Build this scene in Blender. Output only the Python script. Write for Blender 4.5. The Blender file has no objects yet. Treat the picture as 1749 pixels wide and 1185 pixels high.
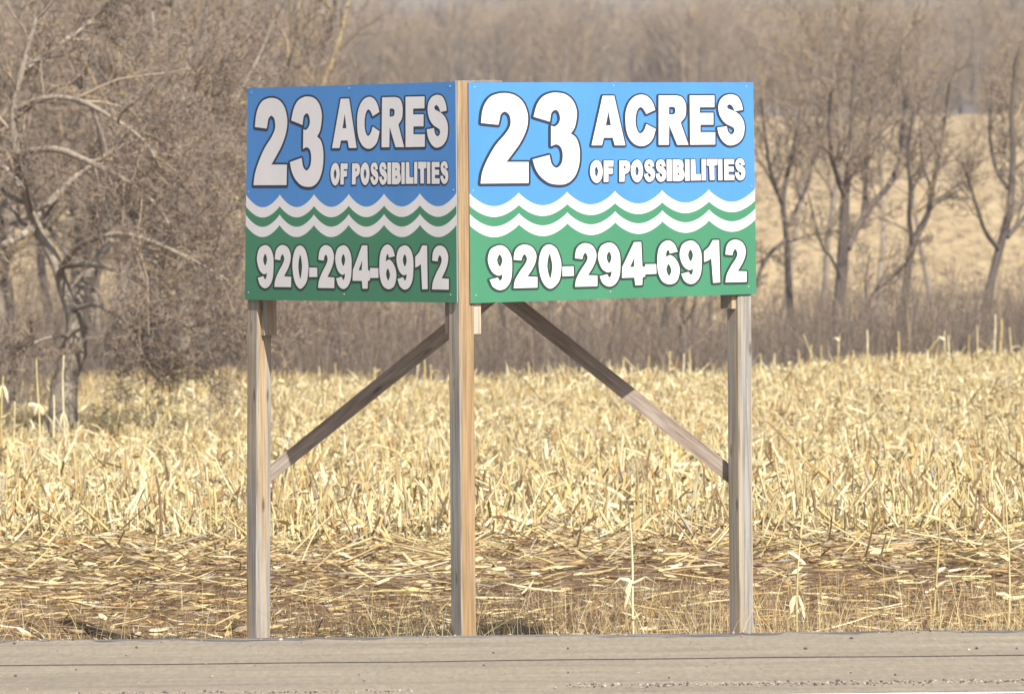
import bpy, math, random
import numpy as np
from mathutils import Vector, Matrix, geometry
R = math.radians
rnd = random.Random(7)
ng = np.random.default_rng(11)

# ------------------------------------------------------------------ camera, sky, sun, exposure
S = bpy.context.scene
COL = S.collection
CAMLOC = Vector((0.0, -42.0, 3.3))
FPX = 10458.0                      # focal length in photo pixels (photo 1749 x 1185)
cam = bpy.data.cameras.new("camera")
camo = bpy.data.objects.new("camera", cam)
COL.objects.link(camo)
CAMROT = Matrix.Rotation(R(90) - math.atan((592.5 - 280.0) / FPX), 3, 'X') @ Matrix.Rotation(R(-0.6), 3, 'Z')
camo.matrix_world = Matrix.Translation(CAMLOC) @ CAMROT.to_4x4()
cam.sensor_width = 36.0
cam.lens = FPX / 1749.0 * 36.0
cam.clip_start = 0.5
cam.clip_end = 6000
cam.dof.use_dof = True
cam.dof.focus_distance = 43.5
cam.dof.aperture_fstop = 5.0
S.camera = camo

SUN_AZ, SUN_EL = R(24.5), R(45)      # azimuth measured to the right of straight behind the camera
sdir = Vector((math.sin(SUN_AZ) * math.cos(SUN_EL), -math.cos(SUN_AZ) * math.cos(SUN_EL), math.sin(SUN_EL)))
sun = bpy.data.lights.new("sun", 'SUN')
sun.energy = 4.9
sun.angle = R(0.5)
sun.color = (1.0, 0.95, 0.87)
suno = bpy.data.objects.new("sun", sun)
COL.objects.link(suno)
suno.rotation_euler = sdir.to_track_quat('Z', 'Y').to_euler()
W = bpy.data.worlds.new("World")
S.world = W
W.use_nodes = True
nt = W.node_tree
sky = nt.nodes.new('ShaderNodeTexSky')
sky.sky_type = 'NISHITA'
sky.sun_disc = False
sky.sun_elevation = SUN_EL
sky.sun_rotation = math.atan2(sdir.x, sdir.y)
sky.air_density = 1.2
sky.dust_density = 2.0
bg = nt.nodes['Background']
nt.links.new(sky.outputs[0], bg.inputs[0])
bg.inputs[1].default_value = 0.068
S.view_settings.view_transform = 'Standard'
S.view_settings.look = 'None'
S.view_settings.exposure = 0.68
S.view_settings.gamma = 1
S.cycles.max_bounces = 6
S.cycles.diffuse_bounces = 3
S.cycles.transmission_bounces = 3
S.cycles.volume_bounces = 0
S.cycles.use_denoising = True

# ------------------------------------------------------------------ helpers
def ray(px, py):
    v = CAMROT @ Vector(((px - 874.5) / FPX, (592.5 - py) / FPX, -1.0))
    return v
def at(px, py, d):                 # the point seen at a photo pixel, d metres in front of the camera
    v = ray(px, py)
    return CAMLOC + v * (d / v.y)
def hit(px, py, p0, n):            # the point of a plane seen at a photo pixel
    v = ray(px, py)
    return CAMLOC + v * ((p0 - CAMLOC).dot(n) / v.dot(n))

def tag(o, label=None, cat=None, group=None, kind=None):
    if label: o['label'] = label
    if cat: o['category'] = cat
    if group: o['group'] = group
    if kind: o['kind'] = kind
    return o
def empty(name, loc=(0, 0, 0)):
    o = bpy.data.objects.new(name, None)
    o.empty_display_size = 0.2
    o.location = loc
    COL.objects.link(o)
    return o
def link(name, me, parent=None, keep=True):
    o = bpy.data.objects.new(name, me)
    COL.objects.link(o)
    if parent is not None:
        o.parent = parent
        if keep:
            off = Vector(parent.location)
            p = parent.parent
            while p is not None:
                off += Vector(p.location)
                p = p.parent
            o.location = -off
    return o
def mesh_np(name, V, F, mats, midx=None, smooth=True):
    V = np.asarray(V, dtype=np.float32).reshape(-1, 3)
    F = np.asarray(F, dtype=np.int32)
    me = bpy.data.meshes.new(name)
    n, k = F.shape
    me.vertices.add(len(V))
    me.vertices.foreach_set('co', V.ravel())
    me.loops.add(n * k)
    me.loops.foreach_set('vertex_index', F.ravel())
    me.polygons.add(n)
    me.polygons.foreach_set('loop_start', np.arange(0, n * k, k, dtype=np.int32))
    try:
        me.polygons.foreach_set('loop_total', np.full(n, k, dtype=np.int32))
    except Exception:
        pass
    if midx is not None:
        me.polygons.foreach_set('material_index', np.asarray(midx, dtype=np.int32))
    me.polygons.foreach_set('use_smooth', np.full(n, smooth, dtype=bool))
    for m in mats: me.materials.append(m)
    me.update(calc_edges=True)
    return me
def mesh_py(name, V, F, mats, midx=None, smooth=False):
    me = bpy.data.meshes.new(name)
    me.from_pydata([tuple(v) for v in V], [], F)
    for m in mats: me.materials.append(m)
    if midx is not None:
        for p, i in zip(me.polygons, midx): p.material_index = i
    if smooth:
        for p in me.polygons: p.use_smooth = True
    me.update()
    return me
def boxf(o=0):
    return [(o, o+1, o+2, o+3), (o+7, o+6, o+5, o+4), (o, o+4, o+5, o+1), (o+1, o+5, o+6, o+2), (o+2, o+6, o+7, o+3), (o+3, o+7, o+4, o)]

class Pool:                        # gathers quads of many pieces for one mesh
    def __init__(s): s.V = []; s.F = []; s.M = []; s.n = 0
    def add(s, V, F, M):
        s.V.append(V.reshape(-1, 3)); s.F.append(F + s.n); s.M.append(M); s.n += V.size // 3
    def mesh(s, name, mats, smooth=True):
        return mesh_np(name, np.concatenate(s.V), np.concatenate(s.F), mats, np.concatenate(s.M), smooth)
def unit(a):
    return a / np.maximum(np.linalg.norm(a, axis=-1, keepdims=True), 1e-9)
def sweep(pool, P, Rr, sides, mi):
    """tubes: P (n,k,3) centre lines, Rr (n,k) radii, mi (n,) material index"""
    n, k, _ = P.shape
    T = unit(np.gradient(P, axis=1))
    A = unit(np.cross(T, np.array([0.31, 0.17, 0.93]) + 0 * T) + 1e-6)
    B = np.cross(T, A)
    a = np.arange(sides) * 2 * np.pi / sides
    V = P[:, :, None, :] + Rr[:, :, None, None] * (np.cos(a)[None, None, :, None] * A[:, :, None, :] + np.sin(a)[None, None, :, None] * B[:, :, None, :])
    i = np.arange(n)[:, None, None] * (k * sides)
    j = np.arange(k - 1)[None, :, None] * sides
    s = np.arange(sides)[None, None, :]
    s2 = (s + 1) % sides
    F = np.stack([i + j + s, i + j + s2, i + j + sides + s2, i + j + sides + s], -1).reshape(-1, 4)
    pool.add(V, F, np.repeat(mi, (k - 1) * sides))
def ribbons(pool, P, Wv, Wd, mi):
    """flat strips: P (n,k,3) centre lines, Wv (n,3) or (n,k,3) unit width direction, Wd (n,k) half widths"""
    n, k, _ = P.shape
    if Wv.ndim == 2: Wv = Wv[:, None, :]
    V = np.stack([P - Wv * Wd[..., None], P + Wv * Wd[..., None]], 2)
    i = np.arange(n)[:, None] * (k * 2)
    j = np.arange(k - 1)[None, :] * 2
    F = np.stack([i + j, i + j + 1, i + j + 3, i + j + 2], -1).reshape(-1, 4)
    pool.add(V, F, np.repeat(mi, k - 1))
def rvec(n):
    return unit(ng.normal(size=(n, 3)))

# ------------------------------------------------------------------ materials
def newmat(name, col, rough=0.9, spec=0.2):
    m = bpy.data.materials.new(name)
    m.use_nodes = True
    b = m.node_tree.nodes['Principled BSDF']
    b.inputs['Base Color'].default_value = (*col, 1)
    b.inputs['Roughness'].default_value = rough
    b.inputs['Specular IOR Level'].default_value = spec
    return m
def noisy(m, stops, scale=5, detail=4, stretch=(1, 1, 1), bump=0.0, bscale=None, dist=0.02, rough=0.6, coord='Object'):
    """colour ramp over stretched noise, optional bump"""
    t = m.node_tree; N = t.nodes; L = t.links
    b = N['Principled BSDF']
    tc = N.new('ShaderNodeTexCoord'); mp = N.new('ShaderNodeMapping')
    mp.inputs['Scale'].default_value = stretch
    L.new(tc.outputs[coord], mp.inputs[0])
    nz = N.new('ShaderNodeTexNoise'); nz.inputs['Scale'].default_value = scale
    nz.inputs['Detail'].default_value = detail; nz.inputs['Roughness'].default_value = rough
    L.new(mp.outputs[0], nz.inputs['Vector'])
    cr = N.new('ShaderNodeValToRGB')
    e = cr.color_ramp.elements
    while len(e) < len(stops): e.new(0.5)
    for el, (p, c) in zip(e, stops):
        el.position = p; el.color = (*c, 1)
    L.new(nz.outputs[0], cr.inputs[0]); L.new(cr.outputs[0], b.inputs['Base Color'])
    if bump:
        n2 = N.new('ShaderNodeTexNoise'); n2.inputs['Scale'].default_value = bscale or scale * 4
        n2.inputs['Detail'].default_value = 3
        L.new(mp.outputs[0], n2.inputs['Vector'])
        bp = N.new('ShaderNodeBump'); bp.inputs['Strength'].default_value = bump; bp.inputs['Distance'].default_value = dist
        L.new(n2.outputs[0], bp.inputs['Height']); L.new(bp.outputs[0], b.inputs['Normal'])
    return cr, mp, nz
def c3(c, f): return tuple(min(1, x * f) for x in c)
def straw(name, c, trans=True):
    m = newmat(name, c, 0.75, 0.3)
    noisy(m, [(0.3, c3(c, 0.72)), (0.55, c), (0.75, c3(c, 1.18))], scale=9, stretch=(1, 1, 1), detail=3)
    return m
STRAW = [straw('straw pale', (0.65, 0.54, 0.285)), straw('straw cream', (0.75, 0.675, 0.43)), straw('straw gold', (0.58, 0.445, 0.19)),
         straw('straw tan', (0.45, 0.33, 0.165)), straw('straw brown', (0.24, 0.155, 0.08)), straw('straw grey', (0.38, 0.33, 0.25)),
         straw('straw orange', (0.50, 0.27, 0.09))]
def wood(name, tan, grey, mix=(0.44, 0.56)):
    m = newmat(name, tan, 0.85, 0.15)
    cr, mp, nz = noisy(m, [(mix[0], grey), (mix[1], tan)], scale=14, detail=4, stretch=(1, 1, 0.035), bump=0.35, bscale=55, dist=0.004)
    t = m.node_tree; N = t.nodes; L = t.links; b = N['Principled BSDF']
    n2 = N.new('ShaderNodeTexNoise'); n2.inputs['Scale'].default_value = 60; n2.inputs['Detail'].default_value = 4
    m2 = N.new('ShaderNodeMapping'); m2.inputs['Scale'].default_value = (1, 1, 0.03)
    tc = [x for x in N if x.type == 'TEX_COORD'][0]
    L.new(tc.outputs['Object'], m2.inputs[0]); L.new(m2.outputs[0], n2.inputs['Vector'])
    vo = N.new('ShaderNodeTexVoronoi'); vo.inputs['Scale'].default_value = 5.5
    m3 = N.new('ShaderNodeMapping'); m3.inputs['Scale'].default_value = (1.6, 1.6, 0.42)
    L.new(tc.outputs['Object'], m3.inputs[0]); L.new(m3.outputs[0], vo.inputs['Vector'])
    r2 = N.new('ShaderNodeValToRGB'); r2.color_ramp.elements[0].position = 0.3; r2.color_ramp.elements[0].color = (0.62, 0.6, 0.58, 1)
    r2.color_ramp.elements[1].position = 0.62; r2.color_ramp.elements[1].color = (1.08, 1.06, 1.04, 1)
    L.new(n2.outputs[0], r2.inputs[0])
    r3 = N.new('ShaderNodeValToRGB'); r3.color_ramp.elements[0].position = 0.06; r3.color_ramp.elements[0].color = (0.48, 0.42, 0.38, 1)
    r3.color_ramp.elements[1].position = 0.16; r3.color_ramp.elements[1].color = (1, 1, 1, 1)
    L.new(vo.outputs['Distance'], r3.inputs[0])
    x1 = N.new('ShaderNodeMix'); x1.data_type = 'RGBA'; x1.blend_type = 'MULTIPLY'; x1.inputs[0].default_value = 1
    x2 = N.new('ShaderNodeMix'); x2.data_type = 'RGBA'; x2.blend_type = 'MULTIPLY'; x2.inputs[0].default_value = 1
    L.new(cr.outputs[0], x1.inputs[6]); L.new(r2.outputs[0], x1.inputs[7])
    L.new(x1.outputs[2], x2.inputs[6]); L.new(r3.outputs[0], x2.inputs[7])
    L.new(x2.outputs[2], b.inputs['Base Color'])
    return m
M_POST = wood('weathered post', (0.44, 0.34, 0.225), (0.35, 0.34, 0.315))
M_POSTG = wood('grey weathered post', (0.45, 0.37, 0.26), (0.35, 0.34, 0.32), (0.47, 0.58))
M_CORNER = wood('tan post', (0.40, 0.275, 0.15), (0.35, 0.265, 0.185), (0.25, 0.5))
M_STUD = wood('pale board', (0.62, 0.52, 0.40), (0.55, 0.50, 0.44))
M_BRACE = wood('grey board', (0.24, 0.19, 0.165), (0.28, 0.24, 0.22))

def bark(name, a, b_):
    m = newmat(name, a, 0.95, 0.1)
    noisy(m, [(0.3, b_), (0.7, a)], scale=3, detail=6, stretch=(3, 3, 0.8), bump=0.6, bscale=16, dist=0.03)
    return m
BARK = bark('oak bark', (0.42, 0.36, 0.285), (0.25, 0.21, 0.165))
BARK2 = bark('dark bark', (0.17, 0.14, 0.12), (0.09, 0.075, 0.065))
TWIG = [newmat('twig tan', (0.36, 0.28, 0.20), 0.9), newmat('twig brown', (0.235, 0.18, 0.14), 0.9),
        newmat('twig grey', (0.25, 0.215, 0.185), 0.9), newmat('twig ochre', (0.40, 0.30, 0.17), 0.9), newmat('twig dark', (0.15, 0.115, 0.09), 0.9)]

# ------------------------------------------------------------------ terrain
def sstep(a, b, x):
    t = np.clip((x - a) / (b - a), 0, 1)
    return t * t * (3 - 2 * t)
def ground_z(X, Y):
    """height of the land; Y is world y (the sign stands near y = 0)"""
    X = np.asarray(X, dtype=float); Y = np.asarray(Y, dtype=float)
    d = Y + 42.0
    z = 0.0 * X
    z = z + 0.30 * sstep(0, 9, X) * sstep(52, 96, d) - 0.17 * sstep(50, 92, d)
    z = z - 0.9 * sstep(97, 128, d)
    z = z + np.clip(d - 130, 0, 275) / 270 * 6.9
    z = z + np.clip(d - 600, 0, 900) * 0.075 + 10 * np.sin(X * 0.006 + 1.4) * sstep(700, 1300, d)
    z = z + 0.02 * np.sin(X * 1.9 + Y * 0.7) * sstep(44, 50, d) * (1 - sstep(120, 140, d))
    z = z - 0.36 * (1 - sstep(45.6, 50.5, d))
    return z
def field_edge(X):
    return np.where(X < -6.7, 79, np.where(X < -6.1, 79 + (X + 6.7) / 0.6 * 16.5, 95.5 + 0.25 * np.sin(X)))

def grid(name, xs, ys, mats, zf, midf=None):
    XX, YY = np.meshgrid(xs, ys)
    V = np.stack([XX, YY, zf(XX, YY)], -1)
    nx, ny = len(xs), len(ys)
    i = np.arange(ny - 1)[:, None] * nx + np.arange(nx - 1)[None, :]
    F = np.stack([i, i + 1, i + nx + 1, i + nx], -1).reshape(-1, 4)
    mi = None
    if midf is not None:
        cx = 0.25 * (XX[:-1, :-1] + XX[1:, :-1] + XX[:-1, 1:] + XX[1:, 1:]); cy = 0.25 * (YY[:-1, :-1] + YY[1:, :-1] + YY[:-1, 1:] + YY[1:, 1:])
        mi = midf(cx, cy).ravel()
    return mesh_np(name, V, F, mats, mi)
m_soil = newmat('bare soil with chaff', (0.2, 0.14, 0.09), 0.98, 0.05)
noisy(m_soil, [(0.32, (0.09, 0.056, 0.034)), (0.5, (0.17, 0.11, 0.065)), (0.64, (0.27, 0.19, 0.11)), (0.78, (0.42, 0.32, 0.19))], scale=6, detail=9, stretch=(0.6, 1.5, 1), bump=0.8, bscale=22, dist=0.05, rough=0.75)
m_hillf = newmat('mown hillside field', (0.5, 0.37, 0.2), 0.98, 0.05)
noisy(m_hillf, [(0.32, (0.26, 0.185, 0.11)), (0.45, (0.42, 0.31, 0.18)), (0.6, (0.53, 0.41, 0.24)), (0.75, (0.60, 0.49, 0.31))], scale=0.9, detail=10, stretch=(0.8, 0.13, 1), bump=1.0, bscale=2.5, dist=0.8, rough=0.82)
m_litter = newmat('leaf litter', (0.13, 0.1, 0.07), 0.98, 0.05)
noisy(m_litter, [(0.3, (0.09, 0.07, 0.05)), (0.7, (0.22, 0.17, 0.12))], scale=2, detail=8)
m_far = newmat('distant wooded hill', (0.15, 0.12, 0.1), 0.98, 0.05)
noisy(m_far, [(0.35, (0.10, 0.09, 0.085)), (0.5, (0.20, 0.16, 0.13)), (0.62, (0.26, 0.22, 0.17)), (0.72, (0.55, 0.48, 0.38))], scale=0.03, detail=9, stretch=(1, 0.35, 1), rough=0.65)
def zone(cx, cy):
    d = cy + 42
    z = np.zeros(cx.shape, dtype=int)
    z[d > field_edge(cx)] = 2
    z[d > 134] = 1
    z[d > 402] = 2
    z[d > 520] = 3
    return z
xs = np.unique(np.concatenate([-np.geomspace(16, 1500, 24), np.linspace(-16, 16, 81), np.geomspace(16, 1500, 24)]))
ys = np.unique(np.concatenate([-42 - np.geomspace(3, 1200, 18), np.linspace(-45, -1.2, 40), np.linspace(-1.2, 60, 130), np.linspace(60, 130, 50), np.linspace(130, 480, 60), np.geomspace(480, 2600, 30)]))
gnd = link('ground', grid('ground', xs, ys, [m_soil, m_hillf, m_litter, m_far], ground_z, zone))
tag(gnd, kind='structure')

# ------------------------------------------------------------------ road with paved shoulder
m_sh = newmat('shoulder asphalt', (0.3, 0.27, 0.24), 0.95, 0.1)
cr, mp, nz = noisy(m_sh, [(0.30, (0.18, 0.155, 0.13)), (0.46, (0.275, 0.238, 0.184)), (0.58, (0.325, 0.28, 0.212)), (0.74, (0.41, 0.345, 0.25))], scale=2.6, detail=12, stretch=(0.10, 0.9, 1), bump=0.7, bscale=90, dist=0.006, rough=0.82)
m_road = newmat('road asphalt', (0.22, 0.2, 0.19), 0.95, 0.1)
noisy(m_road, [(0.3, (0.16, 0.15, 0.145)), (0.7, (0.27, 0.25, 0.23))], scale=2, detail=10, stretch=(0.3, 1.6, 1), bump=0.5, bscale=70, dist=0.004)
m_crack = newmat('crack', (0.035, 0.03, 0.028), 1, 0)
m_tar = newmat('dark asphalt edge', (0.12, 0.11, 0.11), 1, 0)
noisy(m_tar, [(0.4, (0.09, 0.085, 0.09)), (0.65, (0.30, 0.27, 0.24))], scale=8, detail=8, stretch=(0.4, 2, 1))
m_line = newmat('white road paint', (0.74, 0.73, 0.72), 0.7, 0.3)
noisy(m_line, [(0.3, (0.58, 0.57, 0.56)), (0.5, (0.76, 0.75, 0.74))], scale=14, detail=6)
t_ = m_sh.node_tree; b_ = t_.nodes['Principled BSDF']
mp2 = t_.nodes.new('ShaderNodeMapping'); mp2.inputs['Scale'].default_value = (1, 0.16, 1)
t_.links.new([x for x in t_.nodes if x.type == 'TEX_COORD'][0].outputs['Object'], mp2.inputs[0])
gn = t_.nodes.new('ShaderNodeTexNoise'); gn.inputs['Scale'].default_value = 26; gn.inputs['Detail'].default_value = 6; gn.inputs['Roughness'].default_value = 0.8
t_.links.new(mp2.outputs[0], gn.inputs['Vector'])
gr = t_.nodes.new('ShaderNodeValToRGB'); gr.color_ramp.elements[0].position = 0.3; gr.color_ramp.elements[0].color = (0.80, 0.79, 0.78, 1)
gr.color_ramp.elements[1].position = 0.68; gr.color_ramp.elements[1].color = (1.16, 1.15, 1.13, 1)
t_.links.new(gn.outputs[0], gr.inputs[0])
gm = t_.nodes.new('ShaderNodeMix'); gm.data_type = 'RGBA'; gm.blend_type = 'MULTIPLY'; gm.inputs[0].default_value = 1
t_.links.new(cr.outputs[0], gm.inputs[6]); t_.links.new(gr.outputs[0], gm.inputs[7]); t_.links.new(gm.outputs[2], b_.inputs['Base Color'])
RZ = 0.20
E_Y, CR_Y, LN_Y = -1.70, -3.82, -6.42      # shoulder edge, long crack, white edge line (y)
xs2 = np.linspace(-60, 60, 1201)
wob = 0.018 * np.sin(xs2 * 1.3) + 0.012 * np.sin(xs2 * 4.1 + 1) + 0.016 * np.cumsum(ng.normal(size=xs2.size) * 0.12) / 3
edge = 0.025 * np.sin(xs2 * 2.3 + 2) + 0.02 * np.sin(xs2 * 7.7) + 0.018 * ng.normal(size=xs2.size)
rows = [(E_Y + 0.10 + edge * 1.3, -0.05, 4), (E_Y + 0.02 + edge, RZ - 0.03, 4), (E_Y - 0.03 + edge, RZ, 4), (E_Y - 0.24 + edge * 3.0, RZ, 0), (CR_Y + 0.050 + wob, RZ, 0), (CR_Y + 0.044 + wob * 1.2, RZ - 0.012, 2),
        (CR_Y - 0.016 + wob, RZ - 0.012, 2), (CR_Y - 0.022 + wob, RZ + 0.0, 0), (LN_Y + 0.07 + wob * 0, RZ, 4), (LN_Y + wob * 0, RZ - 0.003, 1), (-16.5 + 0 * wob, RZ, 1), (-16.9 + 0 * wob, -0.15, 1)]
V = np.stack([np.stack([xs2, r[0], np.full_like(xs2, r[1])], -1) for r in rows], 0)
nx = len(xs2); i = np.arange(len(rows) - 1)[:, None] * nx + np.arange(nx - 1)[None, :]
F = np.stack([i, i + nx, i + nx + 1, i + 1], -1).reshape(-1, 4)
mi = np.repeat([4, 4, 4, 0, 0, 2, 2, 0, 4, 1, 1], nx - 1)
mi[(4) * (nx - 1):(5) * (nx - 1)] = 2
mi[(7) * (nx - 1):(8) * (nx - 1)] = 0
road = link('road', mesh_np('road', V, F, [m_sh, m_road, m_crack, m_line, m_tar], mi, False))
tag(road, kind='structure')
lv = [(-60, LN_Y - 0.03, RZ + 0.004), (60, LN_Y - 0.03, RZ + 0.004), (60, LN_Y - 0.15, RZ + 0.004), (-60, LN_Y - 0.15, RZ + 0.004)]
tag(link('road_marking', mesh_py('road_marking', lv, [(3, 2, 1, 0)], [m_line])), kind='structure')

# ------------------------------------------------------------------ the sign
UP = Vector((0, 0, 1))
A1 = R(38)
dR = Vector((math.cos(A1), math.sin(A1), 0)); nR = Vector((math.sin(A1), -math.cos(A1), 0))
dL = Vector((-math.sin(A1), math.cos(A1), 0)); nL = Vector((-math.cos(A1), -math.sin(A1), 0))
E0 = hit(784.5, 520, Vector((0, 0, 0)), Vector((0, 1, 0))); E0.z = 0
PR = E0 + nR * 0.018
PL = E0 + nL * 0.018
quadR = [hit(*p, PR, nR) for p in ((800.5, 141), (1286.5, 141), (1292, 502), (804, 518))]   # tl tr br bl
quadL = [hit(*p, PL, nL) for p in ((423, 151), (778, 140), (780.5, 517), (418, 512))]
sign = empty('billboard', (E0.x, E0.y + 0.5, 0))
tag(sign, 'V-shaped wooden roadside billboard with blue and green printed panels on three posts', 'billboard')

def bil(q, u, v):
    return q[0].lerp(q[1], u).lerp(q[3].lerp(q[2], u), v)
def photo_uv(px, py):               # pixel of the right panel -> u, v on the printed sheet
    l = 800.5 + (py - 141) / 377 * 3.5
    r = 1286.5 + (py - 141) / 361 * 5.5
    u = (px - l) / (r - l)
    t = 141; b = 518 - 16 * u
    return u, (py - t) / (b - t)
# printed face: blue, white wave, green, white wave, green
def paint(name, c):
    m = newmat(name, c, 0.45, 0.35)
    noisy(m, [(0.3, c3(c, 0.92)), (0.7, c3(c, 1.05))], scale=1.7, detail=7, stretch=(1, 1, 0.5), bump=0.10, bscale=3, dist=0.01)
    return m
M_BLUE = paint('printed blue', (0.085, 0.285, 0.68)); M_GREEN = paint('printed green', (0.066, 0.255, 0.145))
M_WHITE = paint('printed white', (0.86, 0.84, 0.85)); M_DARK = paint('printed dark outline', (0.03, 0.045, 0.075))
M_DARKG = paint('printed dark green outline', (0.03, 0.06, 0.045)); M_EDGE = newmat('panel edge', (0.30, 0.31, 0.33), 0.6)
M_SCREW = newmat('screw head', (0.5, 0.52, 0.53), 0.5)
def arc(u, cusp, trough):
    f = (u * 6) % 1.0
    return cusp + (trough - cusp) * max(0.0, math.sin(math.pi * f)) ** 0.86
def make_panel(q, n, name):
    nu = 240
    vs = []
    for i in range(nu + 1):
        u = i / nu
        vs.append([0, arc(u, .503, .563), arc(u, .558, .611), arc(u, .597, .655), arc(u, .647, .703), 1.0])
    V = []; F = []; mi = []
    for i in range(nu + 1):
        for v in vs[i]: V.append(bil(q, i / nu, v))
    for i in range(nu):
        for k in range(5):
            a = i * 6 + k
            F.append((a, a + 1, a + 7, a + 6)); mi.append((0, 1, 2, 1, 2)[k])
    o = len(V)
    for p in (q[0], q[1], q[2], q[3]): V.append(p)
    for p in (q[0], q[1], q[2], q[3]): V.append(p - n * 0.009)
    F += [(o+4, o+5, o+6, o+7), (o, o+1, o+5, o+4), (o+1, o+2, o+6, o+5), (o+2, o+3, o+7, o+6), (o+3, o, o+4, o+7)]; mi += [3] * 5
    return link(name, mesh_py(name, V, F, [M_BLUE, M_WHITE, M_GREEN, M_EDGE], mi), sign)

# lettering traced as outlines; coordinates of each enlarged view: (origin x, origin y, scale)
R1 = (810, 145, 6.584); R2 = (995, 150, 10.77); R3 = (1130, 150, 10.774); R4 = (995, 265, 12.06); R5 = (1130, 262, 11.28); R6 = (820, 400, 7.2875); R7 = (1050, 400, 7.2875)
def G(s):                           # "x,y" smooth point, "x,y!" corner; "|" starts a hole
    out = []
    for c in s.split('|'):
        pts = []
        for t in c.split():
            k = t.endswith('!'); x, y = t.rstrip('!').split(',')
            pts.append((float(x), float(y), k))
        out.append(pts)
    return out
G2 = G("70,430! 84,300 120,200 190,125 310,95 430,115 520,185 570,290 583,400 560,520 500,650 425,760 345,868! 590,868! 590,1105! 65,1110! 85,980 140,840 230,680 330,560 385,470 393,400 375,335 327,302 285,335 272,390 258,450!")
G3 = G("645,360! 680,230 740,140 820,100 900,90 1000,110 1080,180 1122,290 1118,400 1095,490 1055,550! 1110,590 1145,670 1158,780 1145,920 1095,1040 1010,1110 910,1122 810,1100 720,1030 665,940 635,840! 820,790! 845,890 900,935 955,880 968,780 945,700 895,670 838,690! 838,462! 880,470 925,430 938,370 920,305 885,283 845,310 832,360 825,415!")
GA = G("318,150! 530,150! 735,1060! 540,1060! 505,920! 340,920! 305,1060! 115,1060!|425,430! 470,695! 375,695!")
GC = G("1290,410! 1240,270 1150,165 1030,130 900,170 800,280 745,440 738,600 755,780 810,930 910,1040 1040,1075 1160,1035 1250,930 1300,760! 1125,670! 1085,780 1020,840 965,800 930,690 925,570 945,450 985,375 1030,362 1075,400 1125,485!")
GR = G("-100,145! 230,145! 330,175 395,270 412,380 395,530 310,645! 455,1050! 245,1050! 95,685! 90,1050! -100,1050!|92,355! 150,352 200,370 212,425 195,480 150,495 92,497!")
GE = G("480,145! 945,145! 945,360! 670,360! 670,465! 925,465! 925,680! 680,680! 680,820! 960,820! 960,1045! 490,1050!")
GS = G("1485,410! 1460,290 1390,170 1270,125 1140,150 1055,230 1020,350 1040,490 1100,600 1170,665 1240,700 1310,740 1325,800 1290,850 1250,855 1200,800 1180,712! 1000,735! 1030,860 1090,970 1180,1045 1270,1060 1390,1020 1480,920 1515,780 1505,640 1450,530 1370,460 1280,415 1210,390 1185,350 1210,315 1245,310 1290,350 1330,432!")
GO = G("230,102 320,170 357,335 325,500 235,577 140,505 97,340 130,175|225,240 265,335 228,440 190,340")
GF = G("380,115! 580,115! 575,238! 470,238! 470,268! 565,268! 560,388! 475,395! 475,552! 378,555!")
GP = G("700,115! 840,112! 905,150 925,250 890,350 810,400! 805,548! 700,550!|795,215! 828,232 828,265 795,285!")
GI = G("50,120! 145,120! 150,535! 55,535!")
GB = G("168,120! 300,120! 355,148 378,220 370,305! 400,400 385,480 320,533 170,535!|255,232! 285,235 288,262 255,270!|262,380! 298,385 300,415 262,425!")
GL = G("525,115! 610,115! 622,398! 720,400! 722,522! 525,525!")
GT = G("838,110! 1050,110! 1045,228! 985,238! 990,515! 900,517! 890,245! 838,235!")
G9 = G("235,138 320,180 370,280 380,420 365,570 310,665 230,695 150,655 108,565! 205,540! 235,580 258,550 265,500! 210,515 140,470 95,370 90,280 130,180|230,252 263,325 232,403 198,325")
G0 = G("835,128 920,180 970,310 980,430 950,590 850,678 760,610 710,450 710,300 755,170|835,245 870,390 845,550 808,400")
Gd = G("995,403! 1130,400! 1135,518! 995,525!")
G2b = G("1148,300! 1165,190 1215,130 1285,112 1365,145 1410,230 1405,320 1370,410 1308,512! 1425,515! 1425,648! 1150,655! 1165,560 1220,450 1285,350 1305,285 1277,232 1250,265 1240,310!")
G4 = G("205,100! 295,97! 310,405! 342,408! 345,528! 312,538! 308,632! 222,636! 210,540! 55,545! 58,410!|212,285! 206,408! 155,410!")
G6 = G("755,218! 655,240! 638,195 612,225 605,285! 665,262 730,310 775,400 778,490 740,590 650,625 560,585 510,480 498,350 510,200 560,110 640,78 715,125|640,372 675,450 645,518 612,440")
G1 = G("1200,75! 1280,73! 1295,600! 1205,606! 1182,300! 1140,328 1090,347! 1088,215! 1155,155!")
def bbox(g):
    xs_ = [p[0] for p in g[0]]; ys_ = [p[1] for p in g[0]]
    return min(xs_), min(ys_), max(xs_), max(ys_)
def smoothc(pts):
    n = len(pts); out = []
    for i in range(n):
        p1, p2 = pts[i], pts[(i + 1) % n]
        if p1[2] and p2[2]:
            out.append((p1[0], p1[1])); continue
        p0 = pts[i - 1] if not p1[2] else (2 * p1[0] - p2[0], 2 * p1[1] - p2[1])
        p3 = pts[(i + 2) % n] if not p2[2] else (2 * p2[0] - p1[0], 2 * p2[1] - p1[1])
        for k in range(7):
            t = k / 7
            f = [0.5 * ((2 * p1[a]) + (-p0[a] + p2[a]) * t + (2 * p0[a] - 5 * p1[a] + 4 * p2[a] - p3[a]) * t * t + (-p0[a] + 3 * p1[a] - 3 * p2[a] + p3[a]) * t ** 3) for a in (0, 1)]
            out.append(tuple(f))
    return out
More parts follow.
